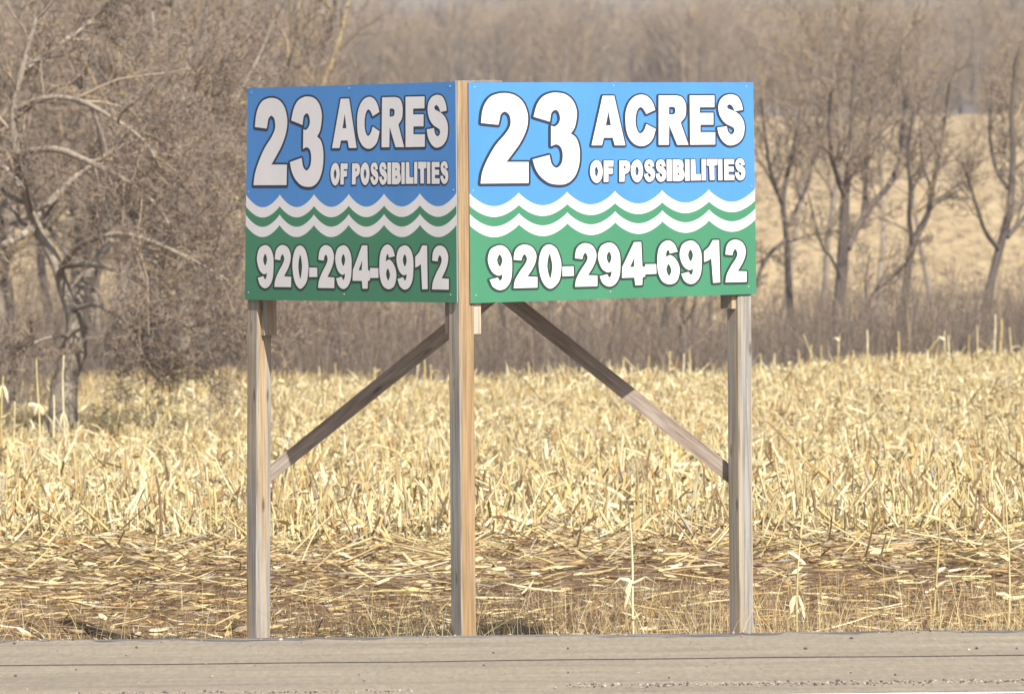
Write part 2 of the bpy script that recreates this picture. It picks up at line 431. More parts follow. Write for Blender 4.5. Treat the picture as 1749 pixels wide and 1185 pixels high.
def offset(pts, w):                 # grow a closed outline by w (positive = away from the letter body)
    n = len(pts)
    area = sum(pts[i][0] * pts[(i + 1) % n][1] - pts[(i + 1) % n][0] * pts[i][1] for i in range(n))
    sg = 1 if area > 0 else -1
    out = []
    for i in range(n):
        a, b, c = pts[i - 1], pts[i], pts[(i + 1) % n]
        e1 = (b[0] - a[0], b[1] - a[1]); e2 = (c[0] - b[0], c[1] - b[1])
        l1 = math.hypot(*e1) or 1e-9; l2 = math.hypot(*e2) or 1e-9
        n1 = (e1[1] / l1 * sg, -e1[0] / l1 * sg); n2 = (e2[1] / l2 * sg, -e2[0] / l2 * sg)
        m = (n1[0] + n2[0], n1[1] + n2[1]); ml = math.hypot(*m)
        if ml < 0.3: out.append((b[0] + n1[0] * w, b[1] + n1[1] * w)); continue
        k = min(1.7, 2 / ml)
        out.append((b[0] + m[0] / ml * w * k, b[1] + m[1] / ml * w * k))
    return out
TEXT = []                           # (glyph, source view, placement in photo pixels or None, outline width, dark material)
def put(g, rg, box=None, w=3.0, dk=0, rt=None):
    rt = rt or rg
    conts = []
    x0, y0, x1, y1 = bbox(g)
    for c in g:
        if box:
            c = [((p[0] - x0) / (x1 - x0) * (box[2] - box[0]) + box[0], (p[1] - y0) / (y1 - y0) * (box[3] - box[1]) + box[1], p[2]) for p in c]
            r = rt
        else: r = rg
        c = [(p[0] / r[2] + r[0], p[1] / r[2] + r[1], p[2]) for p in c]
        conts.append(smoothc(c))
    TEXT.append((conts, w, dk))
put(G2, R1, w=4.2); put(G3, R1, w=4.2)
for g, r in ((GA, R2), (GC, R2), (GR, R3), (GE, R3), (GS, R3)): put(g, r, w=3.4)
put(GO, R4, w=2.2); put(GF, R4, w=2.2); put(GP, R4, w=2.2)
put(GO, R4, (938, 95, 1190, 562), 2.2); put(GS, R3, (1213, 95, 1435, 552), 2.2, 0, R4); put(GS, R3, (1453, 92, 1672, 550), 2.2, 0, R4)
put(GI, R5, w=2.2); put(GB, R5, w=2.2); put(GI, R5, (410, 118, 500, 530), 2.2); put(GL, R5, w=2.2); put(GI, R5, (735, 112, 822, 522), 2.2)
put(GT, R5, w=2.2); put(GI, R5, (1062, 112, 1148, 520), 2.2); put(GE, R3, (1182, 112, 1385, 520), 2.2, 0, R5); put(GS, R3, (1400, 98, 1603, 520), 2.2, 0, R5)
put(G9, R6, w=3.5, dk=1); put(G2b, R6, (397, 130, 688, 672), 3.5, 1); put(G0, R6, w=3.5, dk=1); put(Gd, R6, w=3.5, dk=1); put(G2b, R6, w=3.5, dk=1)
put(G9, R6, (1437, 105, 1712, 652), 3.5, 1); put(G4, R7, w=3.5, dk=1); put(Gd, R6, (345, 372, 487, 500), 3.5, 1, R7); put(G6, R7, w=3.5, dk=1)
put(G9, R6, (783, 80, 1060, 620), 3.5, 1, R7); put(G1, R7, w=3.5, dk=1); put(G2b, R6, (1362, 68, 1636, 600), 3.5, 1, R7)
LINES = (('number_lettering', 0, 2), ('word_lettering', 2, 7), ('slogan_lettering', 7, 22), ('phone_number_lettering', 22, len(TEXT)))
def letters(q, n, parent):
    for nm, i0, i1 in LINES:
        for layer in (0, 1):
            V = []; F = []; MI = []
            for k in range(i0, i1):
                conts, w, dk = TEXT[k]
                if layer == 0:          # dark outline: a stroke that follows the letter's edge
                    def P3(x, y, lf):
                        u, v = photo_uv(x - 0.7, y + 0.7); V.append(bil(q, u, v) + n * lf)
                    for ci, c in enumerate(conts):
                        m = len(c)
                        for j in range(m):
                            (x0, y0), (x1, y1) = c[j], c[(j + 1) % m]
                            l = math.hypot(x1 - x0, y1 - y0)
                            if l < 1e-6: continue
                            nx_, ny_ = (y1 - y0) / l * w, -(x1 - x0) / l * w
                            lf = 0.0008 + 0.00009 * (j % 7); o = len(V)
                            for x, y in ((x0 - nx_, y0 - ny_), (x1 - nx_, y1 - ny_), (x1 + nx_, y1 + ny_), (x0 + nx_, y0 + ny_)): P3(x, y, lf)
                            F.append((o + 3, o + 2, o + 1, o)); MI.append(dk)
                            o = len(V)
                            for g_ in range(8): P3(x0 + w * math.cos(g_ * 0.785), y0 + w * math.sin(g_ * 0.785), lf + 0.00004)
                            F.append(tuple(range(o + 7, o - 1, -1))); MI.append(dk)
                    continue
                cs = [[Vector((x, -y, 0)) for x, y in c] for c in conts]
                tris = geometry.tessellate_polygon(cs)
                o = len(V)
                lift = 0.0021 + 0.00012 * (k % 3)
                for c in cs:
                    for p in c:
                        u, v = photo_uv(p.x, -p.y)
                        V.append(bil(q, u, v) + n * lift)
                for t in tris:
                    nn = (V[o + t[1]] - V[o + t[0]]).cross(V[o + t[2]] - V[o + t[0]])
                    if nn.length < 1e-12: continue
                    t = t if nn.dot(n) > 0 else (t[0], t[2], t[1])
                    F.append(tuple(o + i_ for i_ in t)); MI.append(dk if layer == 0 else 0)
            if layer == 0: link(nm.replace('lettering', 'outline'), mesh_py('outline', V, F, [M_DARK, M_DARKG], MI), parent)
            else: link(nm, mesh_py('lettering', V, F, [M_WHITE]), parent)
def screw(q, n, u, v, parent):
    c = bil(q, u, v) + n * 0.003
    e1 = (q[1] - q[0]).normalized(); V = [c + n * 0.003]; F = []
    for i in range(10):
        a = i / 10 * 2 * math.pi
        V.append(c + (e1 * math.cos(a) + UP * math.sin(a)) * 0.0058 - n * 0.002)
    for i in range(10): F.append((0, 1 + i, 1 + (i + 1) % 10))
    link('screw', mesh_py('screw', V, F, [M_SCREW]), parent)
for q, n, lab in ((quadR, nR, 'brightly sunlit right-hand panel'), (quadL, nL, 'dimmer left-hand panel turned from the sun')):
    p = make_panel(q, n, 'sign_panel'); p['label'] = lab
    letters(q, n, p)
    for u, v in ((.02, .022), (.5, .015), (.975, .02), (.012, .49), (.988, .49), (.018, .965), (.48, .968), (.972, .965)): screw(q, n, u, v, p)

def post(E, s, zt, mats, lean, name='post', mi=(0, 0, 0, 0)):
    """square post, front edge at E, with slightly wavy worn faces"""
    nz = 60; V = []; F = []; MI = []
    b = 0.007
    prof = [(b, 0), (s - b, 0), (s, b), (s, s - b), (s - b, s), (b, s), (0, s - b), (0, b)]
    ph = [rnd.uniform(0, 6) for _ in range(8)]
    for k in range(nz + 1):
        t = k / nz; z = -0.5 + (zt + 0.5) * t
        for j, (a, c) in enumerate(prof):
            w = 0.0016 * math.sin(z * 5 + ph[j]) + 0.001 * math.sin(z * 17 + ph[j] * 2)
            p = E + dR * (a + w) + dL * (c + w) + Vector((lean * (z - 2) / 2, 0, 0)); p.z = z
            V.append(p)
    for k in range(nz):
        for j in range(8):
            F.append((k * 8 + j, k * 8 + (j + 1) % 8, k * 8 + 8 + (j + 1) % 8, k * 8 + 8 + j))
            MI.append(mi[j // 2])
    F.append(tuple(range(nz * 8, nz * 8 + 8))); MI.append(0)
    return link(name, mesh_py(name, V, F, mats, MI), sign)
def board(name, P0, ax, a0, a1, bx, b0, b1, z0, z1, mat, parent=None):
    V = []
    for z in (z0, z1):
        for a, b in ((a0, b0), (a1, b0), (a1, b1), (a0, b1)):
            p = P0 + ax * a + bx * b; p.z = z; V.append(p)
    return link(name, mesh_py(name, V, boxf(), [mat]), parent or sign)
s = 0.127
ztop = quadR[0].z - 0.002
post(E0 + Vector((0, 0, 0)), s, ztop + 0.006, [M_CORNER, M_POSTG], 0.006, mi=(0, 1, 1, 1))
# end posts: their outer edges sit flush behind the outer panel edges
EL = Vector(((quadL[0] + quadL[3]) / 2).to_tuple()) - nL * 0.0145 - dL * (s - 0.034)
ER = Vector(((quadR[1] + quadR[2]) / 2).to_tuple()) - nR * 0.0145 - dR * (s + 0.028)
EL.z = ER.z = 0
post(EL, s, quadL[0].z - 0.02, [M_POST, M_POSTG], 0.030, mi=(0, 1, 1, 1))
post(ER, s, quadR[1].z - 0.02, [M_POSTG, M_POST], 0.004, mi=(0, 0, 0, 0))
zpl = quadL[3].z; zpr = quadR[2].z
zat = lambda py, P: (hit(800, py, P, Vector((0, 1, 0)))).z
board('stud', EL, dR, 0.035, s + 0.02, nR, 0.0, 0.038, zat(569, EL), quadL[0].z - 0.03, M_POST)
board('stud', ER, dL, 0.025, s + 0.02, nL, 0.0, 0.038, zat(532, ER), quadR[1].z - 0.03, M_POST)
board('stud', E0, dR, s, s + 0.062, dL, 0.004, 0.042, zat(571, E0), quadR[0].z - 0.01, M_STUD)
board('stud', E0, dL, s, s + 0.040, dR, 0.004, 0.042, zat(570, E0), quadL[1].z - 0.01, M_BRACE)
# rails behind the panels
LR = (ER - E0).dot(dR); LL = (EL - E0).dot(dL)
for z in (quadR[1].z - 0.13, quadR[2].z + 0.03):
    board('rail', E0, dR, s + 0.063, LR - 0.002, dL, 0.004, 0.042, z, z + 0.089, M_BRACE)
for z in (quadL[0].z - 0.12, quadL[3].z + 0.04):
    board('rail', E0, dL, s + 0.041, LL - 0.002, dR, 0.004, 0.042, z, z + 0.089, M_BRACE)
# pale cap strips that stick up a little above the panels beside the corner
board('cap_strip', E0, dR, -0.012, 0.40, dL, 0.004, 0.035, ztop + 0.007, ztop + 0.014, M_POST)
# back beam and the two diagonal braces in the plane between the end posts
CL = EL + (dR + dL) * s * 0.5; CRr = ER + (dR + dL) * s * 0.5
bd = (CRr - CL).normalized(); bn = Vector((bd.y, -bd.x, 0))
PB = CL - bn * 0.075
zb = hit(852, 498, PB, bn).z
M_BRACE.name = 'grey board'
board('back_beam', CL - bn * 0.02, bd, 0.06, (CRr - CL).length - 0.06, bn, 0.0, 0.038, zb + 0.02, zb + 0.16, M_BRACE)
def brace(pts):
    q = [hit(*p, PB, bn) for p in pts]
    mid = [a.lerp(b, t) for t in (1/3, 2/3) for a, b in ((q[0], q[1]), (q[3], q[2]))]
    V = q + [p - bn * 0.038 + Vector((0, 0, 0)) for p in q]
    return link('brace', mesh_py('brace', V, boxf(), [M_BRACE]), sign)
def brace_mat(name, ang):
    m = wood(name, (0.35, 0.285, 0.235), (0.39, 0.335, 0.29))
    for nd in list(m.node_tree.nodes):
        if nd.type == 'MAPPING':
            sc = nd.inputs['Scale'].default_value[:]
            nd.vector_type = 'POINT'
            pre = m.node_tree.nodes.new('ShaderNodeMapping'); pre.inputs['Rotation'].default_value = (0, R(ang), 0)
            src = nd.inputs[0].links[0].from_socket
            m.node_tree.links.new(src, pre.inputs[0]); m.node_tree.links.new(pre.outputs[0], nd.inputs[0])
    return m
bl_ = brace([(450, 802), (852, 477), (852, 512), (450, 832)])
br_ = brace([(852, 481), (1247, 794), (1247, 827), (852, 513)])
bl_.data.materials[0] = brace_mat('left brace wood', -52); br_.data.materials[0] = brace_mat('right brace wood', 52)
print('panel R', (quadR[1] - quadR[0]).length, (quadR[3] - quadR[0]).length, 'panel L', (quadL[1] - quadL[0]).length, (quadL[3] - quadL[0]).length, 'E0', E0, 'ztop', ztop)

# ------------------------------------------------------------------ corn residue and grass
def pick(n, w):
    w = np.array(w, float); return ng.choice(len(w), size=n, p=w / w.sum())
def half(d, m=3.0): return d * 874.5 / FPX + m
def scatter(n, d0, d1, m=3.0, power=1.0):
    """points spread evenly over the part of the land that is in view, with a margin"""
    d = d0 + (d1 - d0) * ng.random(n) ** power
    X = (ng.random(n) * 2 - 1) * half(d, m)
    return X, d - 42.0
def stalk_pieces(pool, X, Y, h, r, tilt, cols, k=4, base=0.0):
    n = len(X)
    az = ng.random(n) * 2 * np.pi
    dirv = np.stack([np.sin(tilt) * np.cos(az), np.sin(tilt) * np.sin(az), np.cos(tilt)], -1)
    p0 = np.stack([X, Y, ground_z(X, Y) + base], -1)
    t = np.linspace(0, 1, k)[None, :, None]
    bend = rvec(n)[:, None, :] * (h * 0.10)[:, None, None]
    P = p0[:, None, :] + dirv[:, None, :] * h[:, None, None] * t + bend * t * (t - 0.2)
    rr = r[:, None] * np.linspace(1, 0.75, k)[None, :]
    sweep(pool, P, rr, 4, cols)
def leaf_pieces(pool, X, Y, z, L, w, el, cols, k=5, curl=0.5, droop=0.25):
    n = len(X)
    az = ng.random(n) * 2 * np.pi
    dirv = np.stack([np.cos(el) * np.cos(az), np.cos(el) * np.sin(az), np.sin(el)], -1)
    wv = unit(np.cross(dirv, rvec(n)))
    p0 = np.stack([X, Y, ground_z(X, Y) + z], -1)
    t = np.linspace(0, 1, k)
    b = unit(rvec(n) + np.array([0, 0, -0.6]))
    P = p0[:, None, :] + dirv[:, None, :] * L[:, None, None] * t[None, :, None] + b[:, None, :] * (L * droop)[:, None, None] * (t ** 2)[None, :, None]
    tw = unit(wv[:, None, :] + curl * rvec(n)[:, None, :] * t[None, :, None])
    prof = np.interp(t, [0, .25, .7, 1], [.7, 1, .8, .12])
    g = ground_z(P[..., 0], P[..., 1]) + 0.004
    P[..., 2] = np.maximum(P[..., 2], g)
    ribbons(pool, P, tw, w[:, None] * prof[None, :], cols)

# standing broken stubble, leaves and husks from 54 m to the field's far edge
pool = Pool()
def infield(X, Y, lo=54.0, soft=1.5):
    d = Y + 42
    return (d < field_edge(X)) & (d > lo + soft * (np.sin(X * 1.3) * 0.4 + ng.normal(size=X.shape) * 0.35))
def crop(n, pw=0.9):
    X, Y = scatter(n, 53, 97, power=pw)
    k = infield(X, Y)
    return X[k], Y[k], int(k.sum())
thick = lambda X, Y: np.clip(0.8 + 0.45 * np.sin(X * 0.8 + Y * 0.25) * np.sin(Y * 0.5 - X * 0.3), 0.4, 1.15)
X, Y, n = crop(52000)
Xr = np.round(X / 0.76) * 0.76 + ng.normal(size=n) * 0.18
stalk_pieces(pool, Xr, Y, ng.uniform(0.06, 0.30, n) * thick(X, Y), ng.uniform(0.005, 0.011, n), np.abs(ng.normal(size=n)) * 0.22, pick(n, [7, 4, 4, 3, 1.8, 0.8, .6]), k=3)
X, Y, n = crop(110000, 0.85)
leaf_pieces(pool, X, Y, ng.random(n) ** 1.7 * 0.21 * thick(X, Y), 0.05 + 0.25 * ng.random(n) ** 1.6, ng.uniform(0.004, 0.013, n), ng.normal(size=n) * 0.85, pick(n, [8, 6, 4, 3, 1.6, 1.0, .5]), k=4, curl=0.3)
X, Y, n = crop(12000)
leaf_pieces(pool, X, Y, ng.random(n) * 0.2, ng.uniform(0.05, 0.12, n), ng.uniform(0.010, 0.019, n), ng.normal(size=n) * 0.9, pick(n, [3, 7, 1, 0, 0, 1, 0]), curl=0.9, droop=0.5)
def near(n, d0=53.3, d1=68):
    X, Y = scatter(n, d0, d1, power=1.5); k = infield(X, Y, 53.8)
    return X[k], Y[k], int(k.sum())
X, Y, n = near(2600)
stalk_pieces(pool, X, Y, ng.uniform(0.12, 0.42, n), ng.uniform(0.010, 0.017, n), np.abs(ng.normal(size=n)) * 0.7, pick(n, [6, 4, 5, 4, 2, 1, .8]), k=4, base=ng.uniform(0, 0.1, n))
X, Y, n = near(5200)
leaf_pieces(pool, X, Y, ng.random(n) ** 1.5 * 0.22, ng.uniform(0.14, 0.40, n), ng.uniform(0.011, 0.021, n), ng.normal(size=n) * 0.8, pick(n, [8, 7, 4, 2.5, 1.2, 1, .3]), k=6, curl=0.6)
X, Y, n = crop(700, 0.8)
stalk_pieces(pool, X, Y, ng.uniform(0.25, 0.6, n), ng.uniform(0.006, 0.011, n), ng.uniform(0.5, 1.4, n), pick(n, [5, 4, 4, 3, 2, 1, 1]), k=5, base=ng.uniform(0.02, 0.12, n))
o = link('corn_stubble', pool.mesh('corn_stubble', STRAW)); tag(o, 'pale golden broken corn stubble covering the field', 'corn stubble', kind='stuff')

# flattened residue on the near headland
pool = Pool()
def lying(nn, d0, d1, L0, L1, w0, w1, cols, ell=0.10, z1=0.04, azs=0.55, pw=1.0, dens=None):
    X, Y = scatter(nn, d0, d1, power=pw)
    if dens is not None:
        k = ng.random(len(X)) < dens(X, Y); X = X[k]; Y = Y[k]
    n = len(X)
    L = L0 + (L1 - L0) * ng.random(n) ** 2
    az = ng.normal(size=n) * azs + np.where(ng.random(n) < 0.5, 0, np.pi)
    el = ng.normal(size=n) * ell
    dirv = np.stack([np.cos(el) * np.cos(az), np.cos(el) * np.sin(az), np.sin(el)], -1)
    t = np.linspace(0, 1, 5)
    p0 = np.stack([X, Y, ground_z(X, Y) + 0.006 + ng.random(n) ** 2 * z1], -1)
    P = p0[:, None, :] + dirv[:, None, :] * (L[:, None] * t[None, :])[..., None] + rvec(n)[:, None, :] * (L * 0.12)[:, None, None] * (t * t)[None, :, None]
    g = ground_z(P[..., 0], P[..., 1]) + 0.005
    P[..., 2] = np.maximum(P[..., 2], g + 0.3 * np.abs(P[..., 2] - g))
    w = ng.uniform(w0, w1, n)
    wv = unit(np.cross(dirv, rvec(n)))
    prof = np.interp(t, [0, .2, .75, 1], [.5, 1, .8, .2])
    ribbons(pool, P, wv, w[:, None] * prof[None, :], pick(n, cols))
patch = lambda X, Y: np.clip(0.52 + 0.45 * np.sin(X * 0.55 + 1.0) * np.sin(Y * 0.62 + X * 0.18) + 0.1 * (Y - 4), 0.30, 1)
lying(64000, 42.6, 56.5, 0.04, 0.32, 0.0025, 0.008, [1.6, .6, 3.0, 6, 10, 3, 0.5], ell=0.16, azs=0.8, dens=patch)
lying(1500, 44, 56.5, 0.08, 0.22, 0.010, 0.020, [3, 5, 1, 2, 0, 2, 0], ell=0.3, z1=0.05)
lying(900, 44, 56.5, 0.2, 0.6, 0.005, 0.010, [5, 4, 3, 2, 1, 1, 1], ell=0.12, z1=0.06, dens=patch)
lying(7000, 51.5, 56.5, 0.06, 0.32, 0.004, 0.010, [4, 2, 4, 4, 4, 2, 1], ell=0.35, z1=0.10, azs=1.0)
X, Y = scatter(260, 43.5, 56); n = len(X)
stalk_pieces(pool, X, Y, ng.uniform(0.25, 0.9, n), ng.uniform(0.006, 0.012, n), ng.uniform(1.35, 1.55, n), pick(n, [5, 4, 4, 3, 3, 1, 1]), k=5, base=0.015)
X, Y = scatter(260, 50, 56.5); n = len(X)
stalk_pieces(pool, X, Y, ng.uniform(0.2, 0.6, n), ng.uniform(0.006, 0.011, n), ng.uniform(0.7, 1.5, n), pick(n, [5, 4, 4, 3, 3, 1, 1]), k=5, base=0.015)
o = link('corn_residue', pool.mesh('corn_residue', STRAW)); tag(o, 'flattened corn leaves and straw lying on brown soil in front of the stubble', 'corn residue', kind='stuff')

# roadside grass
pool = Pool()
def grass(nn, d0, d1, h0, h1, w, cols, lean=0.35, xr=None, dens=None):
    X, Y = scatter(nn, d0, d1)
    if xr: X = ng.uniform(xr[0], xr[1], nn)
    if dens is not None:
        k = ng.random(len(X)) < dens(X, Y); X = X[k]; Y = Y[k]
    n = len(X)
    h = h0 + (h1 - h0) * ng.random(n) ** 1.8
    az = ng.random(n) * 2 * np.pi; ln = np.abs(ng.normal(size=n)) * lean
    dirv = unit(np.stack([np.cos(az) * ln, np.sin(az) * ln, np.ones(n)], -1))
    t = np.linspace(0, 1, 5)
    p0 = np.stack([X, Y, ground_z(X, Y) - 0.01], -1)
    hz = dirv.copy(); hz[:, 2] = -0.25
    P = p0[:, None, :] + dirv[:, None, :] * (h[:, None] * t[None, :])[..., None] + hz[:, None, :] * (h * 0.9)[:, None, None] * (t ** 2.5)[None, :, None]
    wv = unit(np.cross(dirv, np.array([0.2, 1, 0.1]) + 0.8 * rvec(n)))
    ribbons(pool, P, wv, np.full((n, 1), w) * np.linspace(1, 0.25, 5)[None, :], pick(n, cols))
gd = lambda X, Y: np.clip(0.45 + 0.55 * np.sin(X * 1.7) * np.cos(X * 0.6 + Y) + 0.12 * np.clip(X, -1, 2), 0.08, 1)
grass(24000, 43.0, 48.5, 0.08, 0.40, 0.0024, [1.2, .4, 2, 5, 9, 5, 1.2], dens=gd)
grass(1500, 40.75, 42.0, 0.30, 0.62, 0.0024, [3, 1, 4, 5, 5, 3, 1], lean=0.3, dens=gd)
grass(6000, 42.4, 47.0, 0.35, 0.80, 0.0022, [5, 2, 5, 4, 3, 2, 1], lean=0.25, dens=lambda X, Y: np.clip(0.05 + np.exp(-((X + 0.75) / 0.45) ** 2) + 0.35 * (X > 0.2), 0, 1))
grass(1600, 42.4, 46.5, 0.4, 0.9, 0.0028, [6, 3, 5, 2, 1, 0, 0], lean=0.18, dens=lambda X, Y: np.clip(0.12 + 0.9 * np.exp(-((X + 0.8) / 0.5) ** 2), 0, 1))
grass(5000, 44.5, 48.5, 0.04, 0.16, 0.002, [3, 1, 3, 4, 4, 3, 1])
o = link('dry_grass', pool.mesh('dry_grass', STRAW)); tag(o, 'thin dry grass and weeds along the road edge around the posts', 'grass', kind='stuff')
# tall dry grass at the foot of the trees on the left
pool = Pool()
def tuft(px, d, rad, nn, h0, h1):
    c = at(px, 640, d)
    n = nn
    X = c.x + ng.normal(size=n) * rad; Y = c.y + ng.normal(size=n) * rad * 0.6
    h = ng.uniform(h0, h1, n); az = ng.random(n) * 2 * np.pi; ln = np.abs(ng.normal(size=n)) * 0.5
    dirv = unit(np.stack([np.cos(az) * ln, np.sin(az) * ln, np.ones(n)], -1))
    t = np.linspace(0, 1, 4); p0 = np.stack([X, Y, ground_z(X, Y)], -1)
    hz = dirv.copy(); hz[:, 2] = -0.5
    P = p0[:, None, :] + dirv[:, None, :] * (h[:, None] * t[None, :])[..., None] + hz[:, None, :] * (h * 0.6)[:, None, None] * (t ** 2.5)[None, :, None]
    ribbons(pool, P, unit(np.cross(dirv, rvec(n))), np.full((n, 1), 0.006) * np.linspace(1, 0.4, 4)[None, :], pick(n, [3, 1, 5, 5, 2, 1, 1]))
tuft(365, 96.5, 0.42, 1500, 0.25, 0.55); tuft(440, 97, 0.5, 700, 0.15, 0.35); tuft(230, 96, 0.8, 1200, 0.2, 0.5); tuft(160, 92, 0.6, 900, 0.2, 0.6)
tuft(40, 79.5, 0.5, 900, 0.15, 0.45); tuft(150, 86, 0.8, 900, 0.15, 0.4); tuft(570, 97.5, 0.7, 500, 0.1, 0.3); tuft(290, 95.8, 0.5, 800, 0.2, 0.5); tuft(900, 98, 1.2, 300, 0.1, 0.3)
o = link('tall_dry_grass', pool.mesh('tall_dry_grass', STRAW)); tag(o, 'tawny tufts of dry grass below the bare trees at the left field edge', 'grass', kind='stuff')

# gravel along the road edge
pool = Pool()
n = 900
X = ng.uniform(-6, 6, n); Y = np.where(ng.random(n) < 0.6, E_Y + np.abs(ng.normal(size=n)) * -0.16 + 0.05, ng.uniform(LN_Y + 0.1, E_Y, n))
Z = np.where(Y < E_Y - 0.03, RZ, RZ - 0.01)
sz = 0.003 + 0.012 * ng.random(n) ** 3
nb = 750
X = np.concatenate([X, ng.uniform(0.3, 3.6, nb), ng.uniform(-3.4, -0.6, nb // 3)]); Y = np.concatenate([Y, -5.72 + ng.normal(size=nb) * 0.07, -5.95 + ng.normal(size=nb // 3) * 0.05])
sz = np.concatenate([sz, 0.004 + 0.007 * ng.random(nb + nb // 3)]); Z = np.concatenate([Z, np.full(nb + nb // 3, RZ)]); n = len(X)
t = np.linspace(0, 1, 5)
prof = np.array([0.02, .8, 1, .75, 0.02])
ax = unit(rvec(n) * np.array([1, 1, 0.3]))
P = np.stack([X, Y, Z + sz * 0.45], -1)[:, None, :] + ax[:, None, :] * (sz[:, None] * (t - 0.5)[None, :] * 2.2)[..., None]
m_pe = newmat('pale pebble', (0.55, 0.5, 0.46)); m_pe2 = newmat('dark pebble', (0.1, 0.09, 0.08)); m_pe3 = newmat('tan pebble', (0.34, 0.29, 0.24))
sweep(pool, P, sz[:, None] * prof[None, :] * 0.7, 5, pick(n, [0.35, 2, 4]))
o = link('gravel', pool.mesh('gravel', [m_pe, m_pe2, m_pe3])); tag(o, 'loose pebbles scattered along the edge of the paved shoulder', 'gravel', kind='stuff')

# ------------------------------------------------------------------ single tall corn stalks
GRP = 'short corn stalks along the skyline of the field'
def tube_obj(name, pts, r0, r1, sides, mat, parent, k=9):
    pool = Pool(); P = np.array([[list(p) for p in pts]], float)
    rr = np.linspace(r0, r1, len(pts))[None, :]
    if name == 'stalk':
        rr = rr * (1 + 0.22 * (np.arange(len(pts)) % 3 == 0))
    sweep(pool, P, rr, sides, np.zeros(1, int))
    return link(name, pool.mesh(name, [mat]), parent)
def ribbon_obj(name, pts, w, mat, parent, fold=0.35):
    n = len(pts); V = []; F = []
    for i_, p in enumerate(pts):
        tt = i_ / (n - 1)
        tan = (Vector(pts[min(i_ + 1, n - 1)]) - Vector(pts[max(i_ - 1, 0)])).normalized()
        sd = tan.cross(Vector((0.3, -1, 0.2))).normalized(); nn = tan.cross(sd)
        ww = w * (0.55 + 0.45 * math.sin(min(1, tt * 1.3 + .25) * math.pi)) if tt < .97 else w * 0.1
        a = tt * 2.2
        sd = sd * math.cos(a) + nn * math.sin(a); nn = tan.cross(sd)
        V += [Vector(p) - sd * ww + nn * ww * fold, Vector(p), Vector(p) + sd * ww + nn * ww * fold]
    for i_ in range(n - 1):
        for j in (0, 1): F.append((i_*3+j, i_*3+j+1, i_*3+j+4, i_*3+j+3))
    return link(name, mesh_py(name, V, F, [mat], smooth=True), parent)
def corn(px, pybase, d, h, lean=0.0, leaves=2, husk=False, label=None, seed=0, r=0.0095, bent=False, tone=0, share=True):
    rr = random.Random(seed * 13 + int(px))
    b = at(px, pybase, d); b.z = float(ground_z(b.x, b.y))
    t = empty('corn_stalk', b)
    h = h + max(0.0, -0.8 * b.z) if d < 60 else h
    tag(t, label or 'short pale corn stalk sticking up from the stubble along the far edge of the field', 'corn stalk', None if label else GRP)
    pts = []
    n = 10
    for i_ in range(n):
        f = i_ / (n - 1)
        pts.append(Vector((b.x + lean * h * f + 0.012 * math.sin(f * 5 + seed) * h, b.y + 0.02 * math.sin(f * 3 + seed), b.z - 0.03 + (h + .03) * f)))
    if bent:
        top = pts[-1]
        for i_ in range(1, 5): pts.append(top + Vector((0.09 * i_ * h, 0, -0.10 * i_ * h)))
    tube_obj('stalk', pts, r, r * 0.7, 6, STRAW[(0, 1, 2)[tone]], t)
    for l in range(leaves):
        f = rr.uniform(0.25, 0.95); a = pts[int(f * (n - 1))]; sgn = rr.choice((-1, 1)); L = rr.uniform(0.12, 0.30)
        lp = [a + Vector((sgn * L * (1 - (1 - q) ** 2) * rr.uniform(.5, .9), -0.02, 0.07 * math.sin(q * 3) - L * q * q * rr.uniform(.5, 1.2))) for q in [x / 6 for x in range(7)]]
        ribbon_obj('leaf', lp, rr.uniform(0.009, 0.018), STRAW[rr.choice((0, 1, 1))], t)
    if husk:
        a = pts[int(husk * (n - 1))]; V = []; F = []
        for l in range(4):
            sg = rr.choice((-1, 1)); L = rr.uniform(0.10, 0.21); w_ = rr.uniform(0.010, 0.019); dy = rr.uniform(-0.03, 0.0); o_ = len(V)
            for j in range(6):
                q_ = j / 5
                c_ = a + Vector((sg * (0.012 + 0.05 * q_ * rr.uniform(.6, 1.1)), dy, 0.015 - L * q_ ** 1.1))
                ww = w_ * (0.35, .8, 1, .85, .55, .08)[j]
                V += [c_ + Vector((-ww, 0.006, 0)), c_ + Vector((0, -0.004, 0)), c_ + Vector((ww, 0.006, 0))]
            for j in range(5):
                for g_ in (0, 1): F.append((o_ + j*3 + g_, o_ + j*3 + g_ + 1, o_ + j*3 + g_ + 4, o_ + j*3 + g_ + 3))
        link('husk', mesh_py('husk', V, F, [STRAW[1]], smooth=True), t)
    return t
